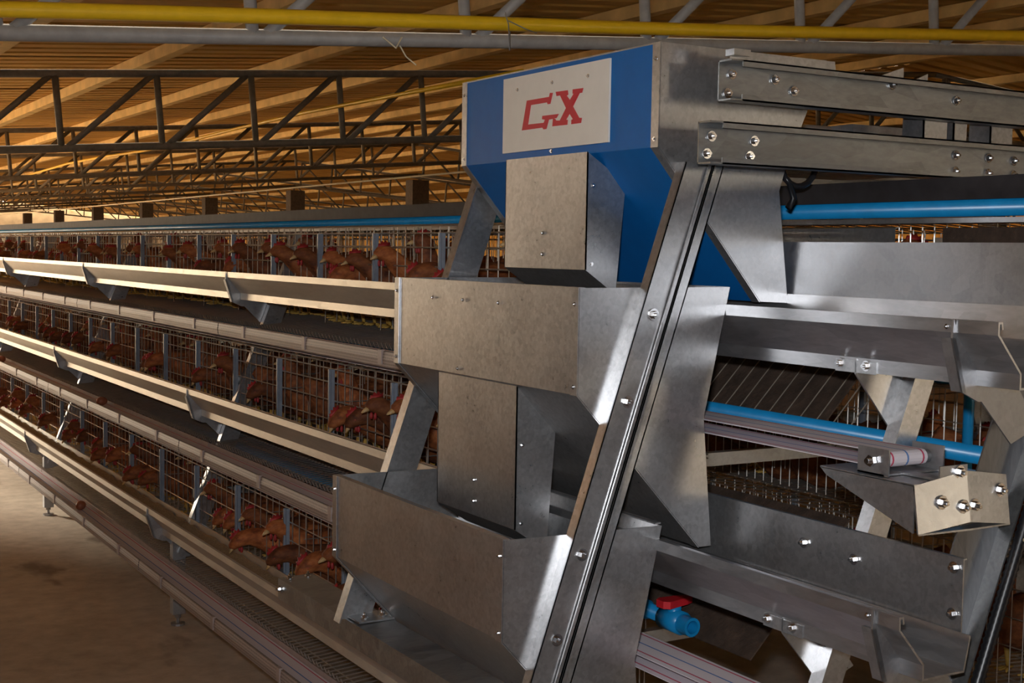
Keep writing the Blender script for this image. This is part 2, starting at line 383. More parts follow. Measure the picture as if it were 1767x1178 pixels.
# yellow conduit strapped above the near chord, thin yellow line further back, pale cable
mb = MB(); mb.smooth = True
pts = [(x, 3.455 - 0.0 * x, zbot(x) + 0.046 + 0.004 * math.sin(x * 1.7)) for x in [-1.5 + 0.35 * i for i in range(24)]]
mb.path(pts, 0.0205, 12); o = mb.build('yellow_conduit', YEL, org=pts[0]); tag(o, 'thick yellow plastic pipe tied along the nearest roof truss', 'pipe')
mb = MB(); mb.path([(1.99, 3.43, zbot(2) + 0.075), (2.0, 3.425, zbot(2) + 0.04), (2.02, 3.45, zbot(2) - 0.03), (2.05, 3.5, zbot(2) + 0.04)], 0.002, 5)
mb.path([(2.0, 3.425, zbot(2) + 0.05), (2.06, 3.42, zbot(2) + 0.03), (2.1, 3.43, zbot(2) + 0.025)], 0.0018, 5)
o = mb.build('tie_wire', GALV_D, org=(2, 3.43, zbot(2))); tag(o, 'twisted tie wire holding the thick yellow pipe', 'wire')
mb = MB(); mb.path([(1.62, 3.478, 2.20), (1.66, 3.474, 2.172), (1.68, 3.478, 2.205)], 0.0028, 5); mb.path([(1.672, 3.474, 2.18), (1.69, 3.47, 2.15), (1.72, 3.465, 2.128)], 0.0022, 5)
o = mb.build('string_knot', CREAM, org=(1.66, 3.478, 2.2)); tag(o, 'frayed pale string knotted round the grey truss pipe', 'string')
mb = MB(); mb.smooth = True
yp = [(3.6 + 0.03 * math.sin(y), y, 2.55 + 0.02 * math.sin(y * 0.9)) for y in [6 + 1.5 * i for i in range(24)]]
mb.path(yp, 0.014, 8); o = mb.build('thin_yellow_pipe', YEL, org=yp[0]); tag(o, 'thin yellow pipe running along the house under the roof', 'pipe')
mb = MB(); cp = [(4.2, 6 + 1.6 * i, 2.12 - 0.002 * i) for i in range(26)]
mb.path(cp, 0.007, 6); o = mb.build('pale_cable', CREAM, org=cp[0]); tag(o, 'pale cable strung low along the house above the cages', 'cable')

# ------------------------------------------------------------------ cage row: three stepped tiers
TX, TZ, DX, DZ = 1.383, 0.60, 0.155, 0.452
YK = [2.65 + 2.4 * k for k in range(6)]      # frame positions
TIERN = ['bottom', 'middle', 'top']
CX = 2.5                                        # ridge line of the A-frames
def wire(mb, a, c, r=0.0019): mb.tube(a, c, r, 4, cap=False)
def cage_meshes():
    L = 2.4; M = {}
    f = MB()                                   # front grid
    for b_ in (-0.075, -0.02, 0.045, 0.105, 0.15): wire(f, (0.2, 0, b_), (0.2, L, b_), 0.0024)
    y = 0.03
    while y < L:
        wire(f, (0.202, y, -0.075), (0.202, y, 0.172)); y += 0.06
    M['front_grid'] = f
    g = MB()                                   # floor: slats run down to the egg tray, upturned at the end
    y = 0.0
    while y <= L:
        wire(g, (0.085, y, -0.212), (0.62, y, -0.172), 0.0021); wire(g, (0.085, y, -0.212), (0.078, y, -0.195), 0.0021); y += 0.03
    for a in (0.12, 0.25, 0.38, 0.5, 0.61): wire(g, (a, 0, -0.215 + 0.075 * (a - 0.085)), (a, L, -0.215 + 0.075 * (a - 0.085)), 0.0024)
    M['floor_grid'] = g
    t = MB(); y = 0.03
    while y < L:
        wire(t, (0.2, y, 0.172), (0.62, y, 0.20)); y += 0.06
    for a in (0.2, 0.34, 0.48, 0.62): wire(t, (a, 0, 0.172 + 0.067 * (a - 0.2)), (a, L, 0.172 + 0.067 * (a - 0.2)), 0.0024)
    M['top_grid'] = t
    k = MB(); y = 0.04
    while y < L:
        wire(k, (0.62, y, -0.165), (0.62, y, 0.20)); y += 0.04
    for b_ in (-0.05, 0.03, 0.11): wire(k, (0.62, 0, b_), (0.62, L, b_))
    M['back_grid'] = k
    p = MB(); a = 0.215
    while a < 0.62:
        wire(p, (a, 0, -0.19 + 0.131 * (a - 0.1)), (a, 0, 0.173 + 0.067 * (a - 0.2))); a += 0.045
    for b_ in (-0.08, 0.04, 0.15): wire(p, (0.2, 0, b_), (0.62, 0, b_))
    M['partition'] = p
    q = MB().box((0.188, -0.010, -0.07), (0.2, 0.010, 0.15)); q.box((0.182, -0.004, -0.07), (0.19, 0.004, 0.15)); q.box((0.17, -0.014, -0.085), (0.198, 0.075, -0.062))
    M['front_post'] = q
    mats = {'front_post': CLIP, 'floor_grid': WIRE}
    return {n: mb.mesh(n, mats.get(n, WIRE)) for n, mb in M.items()}
CM = cage_meshes()
def cage(x, y, z, rotz, label, group):
    t = bpy.data.objects.new('hen_cage', None); COL.objects.link(t); t.location = (x, y, z); t.rotation_euler = (0, 0, rotz); t.empty_display_size = 0.1
    tag(t, label, 'cage', group)
    def ch(n, ly):
        o = bpy.data.objects.new(n, CM[n]); COL.objects.link(o); o.parent = t; o.location = (0, ly, 0)
    for n in ('front_grid', 'floor_grid', 'top_grid', 'back_grid'): ch(n, 0)
    for i in range(6): ch('partition', 0.48 * i)
    for i in range(5): ch('front_post', 0.48 * i)
    return t
# trough profile relative to its outer lip; the outer face slants in, a vertical strip at the bottom
TP = [(0.012, -0.012), (0.010, 0.0), (0.0, 0.0), (0.0, -0.021), (0.055, -0.083), (0.055, -0.108), (0.150, -0.108), (0.162, -0.05)]
def trough_mesh(y0, y1):
    mb = MB(); mb.sheet(TP, y0, y1, 0.0035, 1); return mb
def bracket_mesh():
    # plate standing across the row: follows the trough outside and reaches back to the frame leg
    mb = MB()
    mb.poly([(-0.004, 0.001), (0.004, -0.02), (0.055, -0.079), (0.058, -0.108), (0.15, -0.108), (0.150, -0.135), (0.06, -0.135), (0.022, -0.118), (-0.006, -0.03)], 'y', -0.002, 0.002)
    mb.poly([(-0.006, -0.03), (0.022, -0.118), (0.03, -0.118), (0.002, -0.03)], 'y', -0.002, 0.022)
    mb.poly([(0.05, -0.112), (0.16, -0.112), (0.215, -0.185), (0.15, -0.21)], 'y', 0.003, 0.006)
    return mb.mesh('bracket', GALV_D)
BRK = bracket_mesh()
ARM = MB().poly([(0.052, -0.085), (0.057, -0.085), (0.057, -0.112), (0.16, -0.112), (0.225, -0.195), (0.15, -0.225), (0.052, -0.112)], 'y', -0.002, 0.002).poly([(0.052, -0.088), (0.0555, -0.088), (0.0555, -0.110), (0.052, -0.110)], 'y', -0.05, 0.05).mesh('bracket_arm', GALV)
def tray_mesh(L):
    mb = MB()
    mb.sheet([(-0.022, -0.246), (-0.026, -0.246), (-0.030, -0.242), (-0.030, -0.236)], 0, L, 0.003, 1)
    mb.sheet([(-0.030, -0.244), (0.085, -0.244), (0.085, -0.215)], 0, L, 0.003, 1)
    return mb
def lip_mesh(L):
    mb = MB(); mb.sheet([(-0.031, -0.243), (-0.034, -0.222), (-0.031, -0.203), (-0.027, -0.203)], 0, L, 0.0035, 1); return mb.mesh('perforated_lip', PERF)
TRM = tray_mesh(2.39).mesh('egg_tray', TRAY); LPM = lip_mesh(2.39); TGM = trough_mesh(0, 2.395).mesh('feed_trough', GALV_T)
def feed_mesh(L):
    mb = MB(); V = []; F = []; n = 48; prof = (0.052, 0.085, 0.12, 0.150); rf = random.Random(3)
    for i in range(n + 1):
        for a in prof: V.append((a, L * i / n, -0.066 + rf.uniform(-0.007, 0.007)))
    for i in range(n):
        for j in range(3): F.append((4 * i + j, 4 * i + j + 1, 4 * i + j + 5, 4 * i + j + 4))
    mb.add(V, F); return mb.mesh('feed_layer', FEED, smooth=True)
FDM = feed_mesh(2.39)
CLM = MB().box((-0.04, -0.012, -0.238), (-0.029, 0.012, -0.196)).mesh('lip_clip', TRAY)
for t in range(3):
    bx, bz = TX + DX * t, TZ + DZ * t
    for k in range(5):
        sec = '%s tier, %s section from the feed cart' % (TIERN[t], ORD[k])
        cage(bx, YK[k], bz, 0, 'wire hen cage of five compartments, ' + sec, 'cages on the near side')
        o = place('egg_tray', TRM, (bx, YK[k], bz)); tag(o, 'pinkish grey egg tray below the trough, ' + sec, 'egg tray', 'egg trays on the near side')
        place('perforated_lip', LPM, (bx, YK[k], bz), o)
        for j in range(4): place('lip_clip', CLM, (bx, YK[k] + 0.3 + 0.6 * j, bz), o)
        o = place('feed_trough', TGM, (bx, YK[k], bz)); tag(o, 'galvanized feed trough, ' + sec, 'trough', 'feed troughs on the near side')
        place('bracket', BRK, (bx, YK[k], bz), o); fo = place('feed_layer', FDM, (bx, YK[k], bz), o); fo['kind'] = 'stuff'
    if True:
        yend = 1.385 if t == 2 else 1.42
        mb = MB(); mb.sheet([(bx + a, bz + b_) for a, b_ in TP[:-1] + [(0.163, 0.02 if t == 2 else -0.05)]], yend, 2.645, 0.0035, 1)
        o = mb.build('feed_trough', GALV_R, org=(bx, yend, bz)); tag(o, 'galvanized %s trough end section passing through the feed cart, open at the right' % TIERN[t], 'trough', 'feed troughs on the near side')
        place('bracket', BRK, (bx, 1.47, bz), o); place('bracket_arm', ARM, (bx, 1.735, bz), o)
        for yy in (1.71, 1.775): place('bolt', BX, (bx + 0.054, yy, bz - 0.096), o)
        place('bolt', SX, (bx - 0.001, 1.485, bz - 0.012), o)
        mb = MB(); px_ = bx + 0.168; z0 = {0: 0.56, 1: 1.015, 2: 1.524}[t]
        mb.sheet([(px_, z0 - (0.04 if t < 2 else 0.0)), (px_, z0 + 0.05), (px_, z0 + 0.105), (px_ + 0.008, z0 + 0.105)], 1.14 if t == 2 else 1.445, 2.64, 0.0025, -1)
        o = mb.build('guard_plate', GALV_D if t == 2 else GALV, org=(px_, 1.5, z0)); tag(o, 'flat galvanized guard plate behind the %s trough end' % TIERN[t], 'plate')
        if t == 1:
            for yy, zz in ((1.81, 0.06), (1.683, 0.055), (1.462, 0.088), (1.462, 0.012)): place('bolt', BX, (px_ - 0.001, yy, z0 + zz), o)
# egg belts: top run, roller, lower run
def belt_path(y0, y1, r, z):
    pts = [(y1, z), (y0, z)]
    for i in range(1, 8):
        a = math.pi * i / 8; pts.append((y0 - r * math.sin(a), z - r + r * math.cos(a)))
    pts += [(y0, z - 2 * r), (y1, z - 2 * r)]
    return pts
for t in range(3):
    bx, bz = TX + DX * t - 0.018, TZ + DZ * t
    ye = 14.6; y0 = 1.60; pts = belt_path(y0, ye, 0.0135, bz - 0.2300); n = len(pts); V = []; F = []
    for x in (bx, bx + 0.098):
        for (y, z) in pts: V.append((x, y, z))
    for i in range(n - 1): F.append((i, i + 1, n + i + 1, n + i))
    V2 = []
    for x in (bx, bx + 0.098):
        for i, (y, z) in enumerate(pts):
            if i < 2: V2.append((x, y, z - 0.0014))
            elif i >= n - 2: V2.append((x, y, z + 0.0014))
            else:
                V2.append((x, y0 + (y - y0) * 0.9, (bz - 0.2435) + (z - (bz - 0.2435)) * 0.9))
    F2 = [tuple(2 * n + j for j in reversed(q)) for q in F]
    rim = [(i, 2 * n + i, 2 * n + i + 1, i + 1) for i in range(n - 1)] + [(n + i, n + i + 1, 3 * n + i + 1, 3 * n + i) for i in range(n - 1)]
    mb = MB(); mb.add(V + V2, F + F2 + rim)
    o = mb.build('egg_belt', BELT, org=(bx, y0, bz - 0.23)); tag(o, 'pale striped egg conveyor belt of the %s tier' % TIERN[t], 'conveyor belt', 'egg belts')
# A-frames
def leg_x(z): return 1.565 + 0.385 * (z - 0.609)
def leg_part(parent, y, zt, mat=GALV, name='leg', mir=False, wd=0.085):
    mb = MB(); s = (lambda x: 2 * CX - x) if mir else (lambda x: x)
    za = 0.42
    mb.poly([(s(leg_x(za)), za), (s(leg_x(zt)), zt), (s(leg_x(zt) + wd), zt), (s(leg_x(za) + wd), za)], 'y', y, y + 0.003)
    mb.poly([(s(leg_x(za)), za), (s(leg_x(zt)), zt), (s(leg_x(zt) + 0.003), zt), (s(leg_x(za) + 0.003), za)], 'y', y - 0.028, y)
    return mb.build(name, mat, parent)
def foot_part(parent, y, x):
    mb = MB(); mb.box((x - 0.025, y - 0.02, FZ + 0.045), (x + 0.025, y + 0.02, 0.50)); mb.tube((x, y, FZ + 0.008), (x, y, FZ + 0.06), 0.007, 8)
    mb.tube((x, y, FZ), (x, y, FZ + 0.008), 0.028, 12); mb.tube((x, y, FZ + 0.03), (x, y, FZ + 0.042), 0.014, 6)
    return mb.build('foot', GALV_D, parent)
for k, y in enumerate([1.735] + YK):
    lab = 'galvanized A-frame stand of the cage row, ' + ('first, at the open row end' if k == 0 else '%s behind the row end' % ORD[k])
    t = thing('cage_stand', (CX, y, FZ), lab, 'frame', 'A-frame stands of the cage row')
    zt = 1.66 if k else 1.40
    leg_part(t, y - 0.004, zt); leg_part(t, y - 0.004, zt, mir=True)
    foot_part(t, y, 1.50); foot_part(t, y, 2 * CX - 1.5)
    for zz in (1.06, 0.62):
        if k == 0: continue
        mb = MB(); mb.box((leg_x(zz), y + 0.004, zz), (2 * CX - leg_x(zz), y + 0.03, zz + 0.034)); mb.build('crossbar', GALV_D, t)
# flat leg at the very end of the row, with folded edge
t = thing('row_end_stand', (1.6, 1.52, FZ), 'wide sloping galvanized leg at the right end of the cage row', 'frame')
def el(z): return 1.767 + 0.41 * (z - 1.117)
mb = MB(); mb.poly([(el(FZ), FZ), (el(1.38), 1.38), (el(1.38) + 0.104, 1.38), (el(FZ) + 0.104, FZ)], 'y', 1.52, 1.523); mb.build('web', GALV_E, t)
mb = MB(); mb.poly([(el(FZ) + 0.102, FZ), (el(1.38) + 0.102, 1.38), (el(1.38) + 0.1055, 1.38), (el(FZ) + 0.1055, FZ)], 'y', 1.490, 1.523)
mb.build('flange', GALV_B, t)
for z in (1.18, 0.45): place('bolt', BYL, (el(z) + 0.075, 1.52, z), t)
# black ribbed hose tied to the end leg
mb = MB(); pts = []; rad = []
for i in range(240):
    z = 1.5 - 1.3 * i / 239; pts.append((el(z) + 0.119 + 0.004 * math.sin(z * 4), 1.480, z)); rad.append(0.0125 if i % 2 else 0.0102)
mb.path(pts, rad, 10); mb.smooth = True; o = mb.build('ribbed_hose', BLACK, org=(pts[-1])); tag(o, 'black corrugated hose tied along the sloping end leg', 'hose')
mb = MB(); mb.tube((el(1.13) + 0.105, 1.466, 1.13), (el(1.13) + 0.14, 1.466, 1.128), 0.003, 8); mb.ell((el(1.13) + 0.142, 1.466, 1.128), (0.008, 0.008, 0.008)); mb.smooth = True
o = mb.build('cable_tie', CREAM, org=(el(1.13) + 0.12, 1.455, 1.13)); tag(o, 'pale cable tie holding the black hose', 'tie')

# roller bracket of the top egg belt
def roller_set(t):
    bx, bz = TX + DX * t, TZ + DZ * t
    T = thing('belt_roller_bracket', (bx + 0.1, 1.55, bz - 0.34), '%s egg belt end roller on its galvanized bracket' % TIERN[t], 'bracket', 'belt roller brackets')
    X0, Xr = bx - 0.045, bx + 0.17; zt_, zb_ = bz - 0.270, bz - 0.348
    mb = MB()
    mb.poly([(1.50, zt_), (1.715, zt_), (1.70, zt_ - 0.012), (1.50, zb_)], 'x', X0, X0 + 0.003)      # side cheek, tapering back
    fA = [(X0, 1.50, zt_), (X0 + 0.115, 1.494, zt_ + 0.018), (X0 + 0.115, 1.482, zb_ + 0.012), (X0, 1.488, zb_)]; fB = [fA[1], (Xr, 1.496, zt_ + 0.004), (Xr, 1.484, zb_), fA[2]]
    for q in (fA, fB):
        mb.add([p for p in q] + [(p[0], p[1] + 0.003, p[2]) for p in q], [(0, 1, 2, 3), (7, 6, 5, 4), (0, 4, 5, 1), (1, 5, 6, 2), (2, 6, 7, 3), (3, 7, 4, 0)])
    mb.poly([(X0, 1.50), (Xr, 1.50), (Xr, 1.60), (X0 + 0.08, 1.715), (X0, 1.715)], 'z', zt_ - 0.001, zt_ + 0.002)
    mb.poly([(X0, 1.488), (X0 + 0.115, 1.482), (Xr, 1.484), (Xr, 1.52)], 'z', zb_ - 0.002, zb_ + 0.001)
    mb.build('bracket_box', GALV, T)
    for (x, y_, z) in ((X0 + 0.055, 1.492, zt_ - 0.03), (X0 + 0.102, 1.488, zt_ - 0.04), (X0 + 0.128, 1.488, zt_ - 0.04), (X0 + 0.195, 1.492, zt_ - 0.02)): place('bolt', BYL, (x, y_, z), T)
    mb = MB()      # roller carriage: two cheeks and a base strip
    za = zt_ + 0.003
    mb.box((bx - 0.036, 1.565, za), (bx - 0.033, 1.635, za + 0.045)); mb.box((bx + 0.094, 1.565, za), (bx + 0.097, 1.635, za + 0.045))
    mb.box((bx - 0.036, 1.575, za), (bx + 0.097, 1.635, za + 0.003)); mb.box((bx + 0.01, 1.50, za), (bx + 0.035, 1.60, za + 0.004))
    mb.box((bx + 0.01, 1.497, za), (bx + 0.075, 1.50, za + 0.025))
    mb.build('roller_carriage', GALV_D, T)
    mb = MB(); mb.smooth = True; mb.tube((bx - 0.03, 1.6, bz - 0.2435), (bx + 0.092, 1.6, bz - 0.2435), 0.0118, 18); mb.build('roller', GALV_D, T)
    mb = MB(); mb.tube((bx - 0.052, 1.6, bz - 0.2435), (bx - 0.03, 1.6, bz - 0.2435), 0.005, 10); mb.tube((bx - 0.045, 1.6, bz - 0.2435), (bx - 0.037, 1.6, bz - 0.2435), 0.010, 6); mb.build('axle', BOLT, T)
    place('bolt', BYL, (bx + 0.055, 1.497, za + 0.013), T)
roller_set(2); roller_set(1)

# water lines
def water(t, y0, y1, mir=False, lab=''):
    x, z = 1.79 + DX * t, 0.796 + DZ * t
    if mir: x = 2 * CX - x
    if t == 2 and not mir: x = 2.10; z = 1.70
    mb = MB(); mb.smooth = True; mb.tube((x, y0, z), (x, y1, z), 0.0168, 16)
    o = mb.build('water_pipe', PVC, org=(x, y0, z)); tag(o, lab, 'pipe', 'blue water pipes')
    return o, x, z
o, x, z = water(2, 1.1, 14.6, lab='blue plastic water pipe along the top of the cage row')
o, x, z = water(1, 1.55, 14.6, lab='blue plastic water pipe on the middle tier behind the upper egg belt')
mb = MB(); mb.smooth = True; mb.tube((x, 2.435, z), (x, 2.465, z), 0.0205, 16); mb.build('coupling', PVC, o)
o, x, z = water(0, 2.33, 14.6, lab='blue plastic water pipe of the bottom tier ending in a valve')
mb = MB(); mb.smooth = True; mb.tube((x, 2.40, z), (x, 2.46, z), 0.022, 16); mb.tube((x, 2.43, z), (x, 2.43, z + 0.045), 0.0205, 16); mb.build('tee', PVC, o)
mb = MB(); mb.smooth = True; mb.tube((x, 2.27, z), (x, 2.335, z), 0.026, 16); mb.tube((x, 2.30, z), (x, 2.30, z + 0.036), 0.016, 12)
for (ra, rb, ya, yb) in ((0.021, 0.021, 2.235, 2.275),): mb.tube((x, ya, z), (x, yb, z), ra, 16, cap=False); mb.tube((x, ya, z), (x, yb, z), 0.0145, 16, cap=False)
mb.tube((x, 2.265, z), (x, 2.27, z), 0.0145, 16)
rn = MB(); 
mb.build('valve_body', PVC, o)
ring = MB(); nn = 20
V = [(x + r_ * math.cos(2 * math.pi * i / nn), 2.235, z + r_ * math.sin(2 * math.pi * i / nn)) for r_ in (0.0145, 0.021) for i in range(nn)]
ring.add(V, [(i, (i + 1) % nn, nn + (i + 1) % nn, nn + i) for i in range(nn)]); ring.build('valve_rim', PVC, o)
mb = MB(); mb.poly([(x - 0.042, 2.285), (x - 0.03, 2.275), (x + 0.03, 2.29), (x + 0.05, 2.30), (x + 0.03, 2.315), (x - 0.03, 2.318), (x - 0.042, 2.31)], 'z', z + 0.034, z + 0.05)
hnd = mb.build('valve_handle', VALVE, o); hnd['label'] = 'red valve handle'
mb = MB(); mb.smooth = True; mb.tube((2.50, 2.12, 0.95), (2.50, 2.12, 1.60), 0.0125, 14); mb.tube((2.5, 2.12, 1.56), (2.5, 2.12, 1.6), 0.017, 14)
o = mb.build('riser_pipe', PVC, org=(2.5, 2.12, 0.95)); tag(o, 'upright blue water pipe between the two halves of the cage row', 'pipe')
# top rails of the row
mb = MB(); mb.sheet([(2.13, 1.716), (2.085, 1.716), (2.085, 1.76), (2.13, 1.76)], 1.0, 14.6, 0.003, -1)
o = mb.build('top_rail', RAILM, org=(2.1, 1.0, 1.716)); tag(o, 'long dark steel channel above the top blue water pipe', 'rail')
mb = MB(); mb.sheet([(2.085, 1.681), (2.085, 1.671), (2.125, 1.671)], 1.0, 14.6, 0.003, 1)
o = mb.build('pipe_angle', GALV_D, org=(2.1, 1.0, 1.67)); tag(o, 'thin steel angle under the top blue water pipe', 'rail')
mb = MB(); mb.sheet([(2.24, 1.612), (2.24, 1.665), (2.25, 1.668)], 2.12, 2.64, 0.002, 1)
o = mb.build('cage_end_panel', GALV, org=(2.24, 2.12, 1.6)); tag(o, 'small dull sheet panel under the top pipe behind the cart', 'panel')

mb = MB(); mb.box((2.30, 1.0, 1.45), (2.306, 2.04, 1.668)); o = mb.build('end_board', BOARD, org=(2.3, 1.0, 1.45)); tag(o, 'brown board under the top blue pipe at the right edge', 'board')
# dropping boards on the lower two tiers
for t in (0, 1):
    bx, bz = TX + DX * t, TZ + DZ * t
    mb = MB(); mb.sheet([(bx + 0.44, bz + 0.21), (bx + 0.70, bz + 0.275)], 2.66, 14.6, 0.004, 1)
    o = mb.build('dropping_board', BOARD, org=(bx + 0.44, 2.66, bz + 0.21)); tag(o, 'dark manure stained board over the %s tier cages' % TIERN[t], 'board', 'dropping boards')
    mb = MB(); mb.sheet([(bx + 0.43, bz + 0.165), (bx + 0.70, bz + 0.435)], 2.07, 2.645, 0.004, 1)
    o = mb.build('dropping_screen', BOARD, org=(bx + 0.43, 2.1, bz + 0.165)); tag(o, 'brown slanting dropping screen at the row end, %s tier' % TIERN[t], 'screen', 'dropping screens')
    if t == 0: continue
    g = MB(); y = 1.99
    while y < 2.64:
        wire(g, (bx + 0.405, y, bz + 0.152), (bx + 0.70, y, bz + 0.447), 0.0016); y += 0.05
    g.build('screen_wires', WIRED, o)
    mb = MB(); mb.ell((bx + 0.50, 2.47, bz + 0.245), (0.006, 0.012, 0.006), 8, 5)

# far half of the row, seen through the gaps
for t in range(3):
    bx, bz = TX + DX * t, TZ + DZ * t
    for k in range(5 if t == 2 else 2):
        cage(2 * CX - bx, YK[k] - 0.4 + 2.4, bz, math.pi, 'wire hen cage on the far side of the row, %s tier, %s section' % (TIERN[t], ORD[k]), 'cages on the far side')
    mb = MB(); mb.sheet([(2 * CX - bx - a, bz + b_) for a, b_ in TP], 1.5, 7.0, 0.0035, -1)
    o = mb.build('feed_trough', GALV_T, org=(2 * CX - bx, 1.5, bz)); tag(o, 'feed trough on the far side of the row, %s tier' % TIERN[t], 'trough', 'feed troughs on the far side')
    mb = MB(); mb.sheet([(2 * CX - bx + 0.03, bz - 0.205), (2 * CX - bx + 0.03, bz - 0.244), (2 * CX - bx - 0.085, bz - 0.244), (2 * CX - bx - 0.085, bz - 0.215)], 1.5, 7.0, 0.003, 1)
    o = mb.build('egg_tray', TRAY, org=(2 * CX - bx, 1.5, bz - 0.24)); tag(o, 'egg tray on the far side of the row, %s tier' % TIERN[t], 'egg tray', 'egg trays on the far side')
    if t == 1: water(t, 1.7, 7.0, True, 'blue water pipe on the far side of the row, %s tier' % TIERN[t])

# ------------------------------------------------------------------ the feed cart
YN, YF = 2.04, 2.81
C = thing('feed_cart', (1.6, 2.4, FZ), 'galvanized feed cart straddling the cage row, blue top hopper with red lettering', 'feed cart')
HOP = {
    'upper_hopper': (BLUE, [(1.522, 1.997), (1.522, 1.802), (1.782, 1.509)], [(1.94, 1.998), (1.84, 1.782), (1.823, 1.73), (1.854, 1.506)]),
    'middle_hopper': (GALV, [(1.350, 1.536), (1.350, 1.338), (1.643, 1.027)], [(1.703, 1.538), (1.646, 1.283), (1.672, 1.027)]),
    'lower_hopper': (GALV, [(1.198, 1.083), (1.198, 0.897), (1.490, 0.575)], [(1.55, 1.078), (1.493, 0.82), (1.52, 0.575)]),
}
for name, (mat, L, Rr) in HOP.items():
    mb = MB(); mb.sheet(L, YN, YF, 0.0025, 1)
    h = mb.build(name, mat, C)
    h['label'] = 'blue enamelled hopper front' if mat is BLUE else 'plain galvanized hopper front'
    mb = MB(); mb.sheet(Rr, YN, YF, 0.0025, -1); mb.build('back_wall', mat, h)
    outline = L + Rr[::-1]
    for (ya, yb) in ((YN - 0.003, YN), (YF, YF + 0.003)):
        mb = MB(); mb.poly(outline, 'y', ya, yb); mb.build('end_plate', GALV, h)
    for (ya, yb) in ((YN - 0.003, YN + 0.02), (YF - 0.02, YF + 0.003)):
        mb = MB(); mb.sheet([(p[0] - 0.001, p[1]) for p in L], ya, yb, 0.002, -1); mb.build('edge_strip', GALV, h)
        for zz in (L[0][1] - 0.03, L[1][1] + 0.015): place('screw', SX, (L[0][0] - 0.003, (ya + yb) / 2, zz), h)
    # rolled rim round the open top
    mb = MB(); mb.box((L[0][0] - 0.001, YN, L[0][1] - 0.002), (L[0][0] + 0.014, YF, L[0][1] + 0.001)); mb.build('rim', GALV, h)
    mb = MB().box((Rr[0][0] - 0.014, YN, L[0][1] - 0.002), (Rr[0][0], YF, L[0][1] + 0.001)); mb.build('rim', GALV, h)
    if name == 'lower_hopper':
        place('bolt', BYL, (1.33, YF - 0.002, 1.02), h)
    if name == 'middle_hopper':
        for yy in (2.62, 2.48, 2.33): place('screw', SX, (1.348, yy, 1.497), h)
        place('screw', SX, (1.348, 2.5, 1.35), h)
# discharge chutes between the hoppers
for (x, ya, yb, zt_, zb_, back, nm) in ((1.50, 2.245, 2.57, 1.803, 1.566, 1.60, 'upper'), (1.354, 2.262, 2.60, 1.335, 1.045, 1.50, 'lower')):
    mb = MB()
    mb.box((x, ya, zb_), (x + 0.0025, yb, zt_))
    bt = zb_ - 0.05
    for yy in (ya, yb - 0.0025):
        mb.poly([(x, zt_), (x, zb_), (x + 0.075, bt), (x + 0.075 + 0.02, zt_ - 0.06)], 'y', yy, yy + 0.0025)
    mb.add([(x, ya, zb_), (x, yb, zb_), (x + 0.075, yb, bt), (x + 0.075, ya, bt)], [(0, 1, 2, 3)])
    c = mb.build('chute', GALV, C); c['label'] = '%s galvanized feed chute between hoppers' % nm
    for yy, zz in (((ya + yb) / 2, zb_ + 0.03), ((ya + yb) / 2, zb_ + 0.075)): place('screw', SX, (x - 0.001, yy, zz), c)
    for zz in (zb_ + 0.012, zb_ + 0.17): place('screw', SY, (x + 0.014, ya - 0.001, zz), c)
# sign with the lettering
mb = MB(); ys = (2.6145, 2.1980); zs = (1.9850, 1.8200)
mb.box((1.5165, ys[1], zs[1]), (1.521, ys[0], zs[0])); sg = mb.build('sign_panel', SIGNW, C); sg['label'] = 'off-white sign panel with red letters'
G_ = [(2.5300, 1.8660), (2.5110, 1.9290), (2.4200, 1.9290), (2.4170, 1.9370), (2.4060, 1.9360), (2.4150, 1.9140), (2.4250, 1.9140), (2.4280, 1.9180), (2.4940, 1.9180), (2.5050, 1.8770), (2.4400, 1.8760), (2.4350, 1.8820), (2.4470, 1.8840), (2.4460, 1.8910), (2.3810, 1.8900), (2.3900, 1.8820), (2.4200, 1.8810), (2.4290, 1.8620), (2.4400, 1.8620), (2.4450, 1.8660)]
X_ = [(2.3940, 1.9370), (2.3480, 1.9360), (2.3460, 1.9270), (2.3510, 1.9250), (2.3390, 1.9150), (2.3250, 1.9270), (2.3290, 1.9270), (2.3290, 1.9360), (2.2900, 1.9350), (2.2940, 1.9260), (2.3030, 1.9260), (2.3270, 1.9010), (2.3030, 1.8760), (2.2930, 1.8750), (2.2960, 1.8650), (2.3320, 1.8650), (2.3320, 1.8740), (2.3260, 1.8750), (2.3390, 1.8870), (2.3520, 1.8760), (2.3460, 1.8750), (2.3470, 1.8650), (2.4050, 1.8660), (2.4030, 1.8820), (2.3950, 1.8810), (2.3910, 1.8770), (2.3760, 1.8760), (2.3530, 1.9000), (2.3770, 1.9280), (2.3910, 1.9280)]
for pts in (G_, X_):
    mb = MB(); mb.poly(pts, 'x', 1.5155, 1.517); mb.build('letter', RED, sg)
for (y, z) in ((2.5520, 1.9560), (2.4090, 1.9580), (2.2730, 1.9580), (2.4080, 1.8140)): place('screw', SX, (1.5165, y, z), sg)
